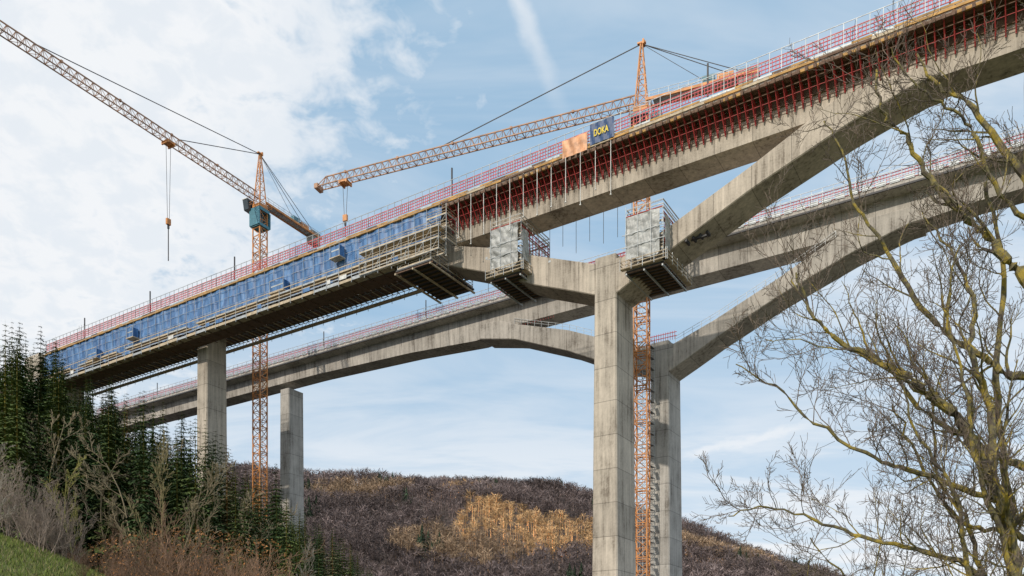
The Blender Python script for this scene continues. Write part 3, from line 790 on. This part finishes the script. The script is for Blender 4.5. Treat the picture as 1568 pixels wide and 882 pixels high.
limbs=[
 ([(8.3,-1.8),(8.15,0),(8.07,1.35),(7.91,2.39),(7.65,3.22),(7.19,4.06),(6.61,4.58),(6.09,4.94),(5.47,5.3),(4.9,5.75),(4.62,6.5)],.165,.016,24,1.7),
 ([(7.95,2.0),(7.85,2.7),(7.1,3.0),(6.4,3.3),(5.89,3.5),(4.95,4.1),(4.3,4.7),(3.7,5.1)],.065,.009,18,1.4),
 ([(8.0,1.2),(7.3,1.7),(6.5,2.0),(5.7,2.2),(4.95,2.5),(4.2,2.75),(3.6,2.6)],.055,.009,20,1.4),
 ([(7.6,3.2),(7.7,4.3),(7.45,5.2),(7.6,6.0),(7.3,6.9),(6.9,7.6)],.075,.012,13,1.5),
 ([(8.1,.5),(7.5,1.0),(7.1,1.9),(6.9,2.8),(6.3,3.6),(6.0,4.4)],.06,.012,18,1.4),
 ([(8.1,1.0),(7.8,1.9),(7.2,3.2),(7.0,4.2),(6.6,5.5),(6.7,6.4)],.055,.010,15,1.5),
]
limbtree('leafless_tree',13,limbs,5)
limbs=[
 ([(9.1,-1.8),(8.95,1),(8.9,3.5),(8.8,6),(8.7,8.5),(8.75,11.5)],.17,.07,8,1.5),
 ([(8.8,6.5),(8.4,7.0),(8.07,7.49),(7.6,7.9),(7.34,8.32),(6.98,8.84),(6.72,9.36),(6.41,9.78),(6.35,10.5)],.09,.018,13,1.4),
 ([(8.85,5.0),(8.4,5.1),(7.97,5.5),(7.34,6.03),(6.82,6.86),(6.41,7.7),(6.05,8.3),(5.89,9.3),(5.6,9.9)],.08,.010,15,1.4),
 ([(8.88,3.4),(8.3,3.7),(7.9,4.06),(7.24,4.47),(6.6,5.3),(5.9,5.8),(5.3,6.5),(5.0,7.3)],.07,.010,15,1.5),
 ([(8.75,8.3),(8.3,9.1),(7.9,9.9),(7.5,10.3),(7.2,11)],.07,.016,9,1.3),
 ([(8.75,7.6),(8.1,8.2),(7.7,9.0),(7.3,9.3),(6.7,9.6),(6.2,10.2)],.045,.010,9,1.2),
 ([(8.85,2.0),(8.3,2.4),(7.6,2.4),(7.0,2.9),(6.4,3.9),(6.1,4.3)],.06,.01,16,1.4),
]
limbtree('leafless_tree',13.8,limbs,9)
limbs=[
 ([(9.8,-1.8),(9.5,0),(9.1,1.8),(8.9,3.4),(8.6,5.2),(8.7,7.0),(8.3,8.6)],.11,.03,14,1.5),
 ([(9.3,.8),(8.6,1.6),(8.1,2.8),(7.5,3.5),(7.3,4.9),(6.8,5.6)],.06,.01,17,1.6),
 ([(9.5,0),(8.4,.7),(7.6,.9),(6.8,1.4),(6.0,1.7),(5.3,2.4)],.06,.01,19,1.5),
]
limbtree('leafless_tree',15.0,limbs,21)
b=MB(); r=random.Random(4)
for _ in range(17):
    x=r.uniform(5.0,9.6);y=r.uniform(12.5,16); grow(b,r,Vector((x,y,-1.8)),Vector((r.uniform(-.35,.15),0,1)),r.uniform(3.2,5.4),.03,0,.06,.6,.016,2,(7,10),4,.07,.0038,.42)
b.obj('leafless_shrub',[mb_,M_TWIG])

# ---------------------------------------------------------------- world, sun, camera
SD=Vector((-.60,-.68,.56)).normalized(); el=math.asin(SD.z); az=math.atan2(SD.x,SD.y)
w=bpy.data.worlds.new('World'); scn.world=w; w.use_nodes=True; N=w.node_tree.nodes; L=w.node_tree.links; bg=N['Background']
sky=N.new('ShaderNodeTexSky'); sky.sky_type='NISHITA'; sky.sun_disc=False; sky.sun_elevation=el; sky.sun_rotation=az%(2*math.pi); sky.air_density=1.0; sky.dust_density=.6
def ma(op,*a,clamp=False):
    n=N.new('ShaderNodeMath'); n.operation=op; n.use_clamp=clamp
    for i,x in enumerate(a):
        if isinstance(x,(int,float)): n.inputs[i].default_value=x
        else: L.new(x,n.inputs[i])
    return n.outputs[0]
def mrg(v,a,b,c=0,d=1):
    n=N.new('ShaderNodeMapRange'); n.interpolation_type='SMOOTHSTEP'; L.new(v,n.inputs['Value'])
    for k,x in zip(('From Min','From Max','To Min','To Max'),(a,b,c,d)): n.inputs[k].default_value=x
    return n.outputs[0]
tc=N.new('ShaderNodeTexCoord'); sp=N.new('ShaderNodeSeparateXYZ'); L.new(tc.outputs['Generated'],sp.inputs[0]); X,Y,Z=sp.outputs
zz=ma('ADD',ma('ABSOLUTE',Z),.22); cb=N.new('ShaderNodeCombineXYZ'); L.new(ma('DIVIDE',X,zz),cb.inputs[0]); L.new(ma('DIVIDE',Y,zz),cb.inputs[1])
def nz(scale,det,ro,dist=0,vec=None):
    n=N.new('ShaderNodeTexNoise'); n.inputs['Scale'].default_value=scale; n.inputs['Detail'].default_value=det; n.inputs['Roughness'].default_value=ro; n.inputs['Distortion'].default_value=dist
    L.new(vec or cb.outputs[0],n.inputs['Vector']); return n.outputs['Fac']
mpw=N.new('ShaderNodeMapping'); mpw.inputs['Rotation'].default_value=(0,0,.5); mpw.inputs['Scale'].default_value=(1,3.2,1); L.new(cb.outputs[0],mpw.inputs['Vector'])
n1=nz(1.6,5,.6,.5); n2=nz(17,4,.6,.3); n3=nz(1.5,5,.6,.8,mpw.outputs[0])
a=ma('SUBTRACT',X,ma('MULTIPLY',Z,.7))
a=ma('ADD',a,ma('ADD',ma('MULTIPLY',ma('SUBTRACT',n1,.5),.36),ma('MULTIPLY',ma('SUBTRACT',n2,.5),.50)))
left=mrg(a,-.43,-.67); left=ma('MULTIPLY',left,ma('ADD',.84,ma('MULTIPLY',mrg(n2,.38,.62),.16)))
haze=ma('MULTIPLY',mrg(Z,.54,.12),mrg(n3,.28,.62,.48,.95))
rh=ma('MULTIPLY',mrg(X,.10,.42),mrg(n3,.3,.7,.30,.75))
veil=mrg(n3,.35,.75,.10,.40)
def trail(nv,w_,lim):
    dp=N.new('ShaderNodeVectorMath'); dp.operation='DOT_PRODUCT'; L.new(tc.outputs['Generated'],dp.inputs[0]); dp.inputs[1].default_value=nv
    d=ma('ABSOLUTE',ma('ADD',dp.outputs['Value'],ma('MULTIPLY',ma('SUBTRACT',n2,.5),.018)))
    return ma('MULTIPLY',mrg(d,w_,0),lim)
t1=trail((-.875,.310,-.371),.013,ma('MULTIPLY',mrg(Z,.545,.64,0,.55),mrg(Y,0,.2)))
t2=trail((.235,.203,-.950),.008,ma('MULTIPLY',mrg(X,.18,.22,0,.6),mrg(X,.36,.3)))
c=ma('MAXIMUM',ma('MAXIMUM',left,haze),ma('MAXIMUM',rh,veil)); c=ma('ADD',c,ma('MULTIPLY',ma('SUBTRACT',1,c),ma('MAXIMUM',t1,t2))); c=ma('MINIMUM',c,.98)
m0=N.new('ShaderNodeMix'); m0.data_type='RGBA'; m0.inputs['Factor'].default_value=.78; L.new(sky.outputs[0],m0.inputs['A']); m0.inputs['B'].default_value=(2.25,4.0,5.7,1)
mx=N.new('ShaderNodeMix'); mx.data_type='RGBA'; L.new(c,mx.inputs['Factor']); L.new(m0.outputs['Result'],mx.inputs['A']); mx.inputs['B'].default_value=(6.7,6.85,7.05,1)
L.new(mx.outputs['Result'],bg.inputs['Color']); bg.inputs['Strength'].default_value=.135
sl=bpy.data.lights.new('sun','SUN'); sl.energy=2.7; sl.angle=math.radians(.8); sl.color=(1,.90,.76)
so=bpy.data.objects.new('sun',sl); COL.objects.link(so); so.rotation_euler=SD.to_track_quat('Z','Y').to_euler(); so.location=(-50,-50,100)
cam=bpy.data.cameras.new('camera'); co=bpy.data.objects.new('camera',cam); COL.objects.link(co); co.location=(0,0,0); co.rotation_euler=(math.pi/2,0,0)
cam.sensor_width=36; cam.lens=36*1250/1568; cam.shift_y=589/1568; cam.clip_end=12000; cam.clip_start=.1
scn.camera=co
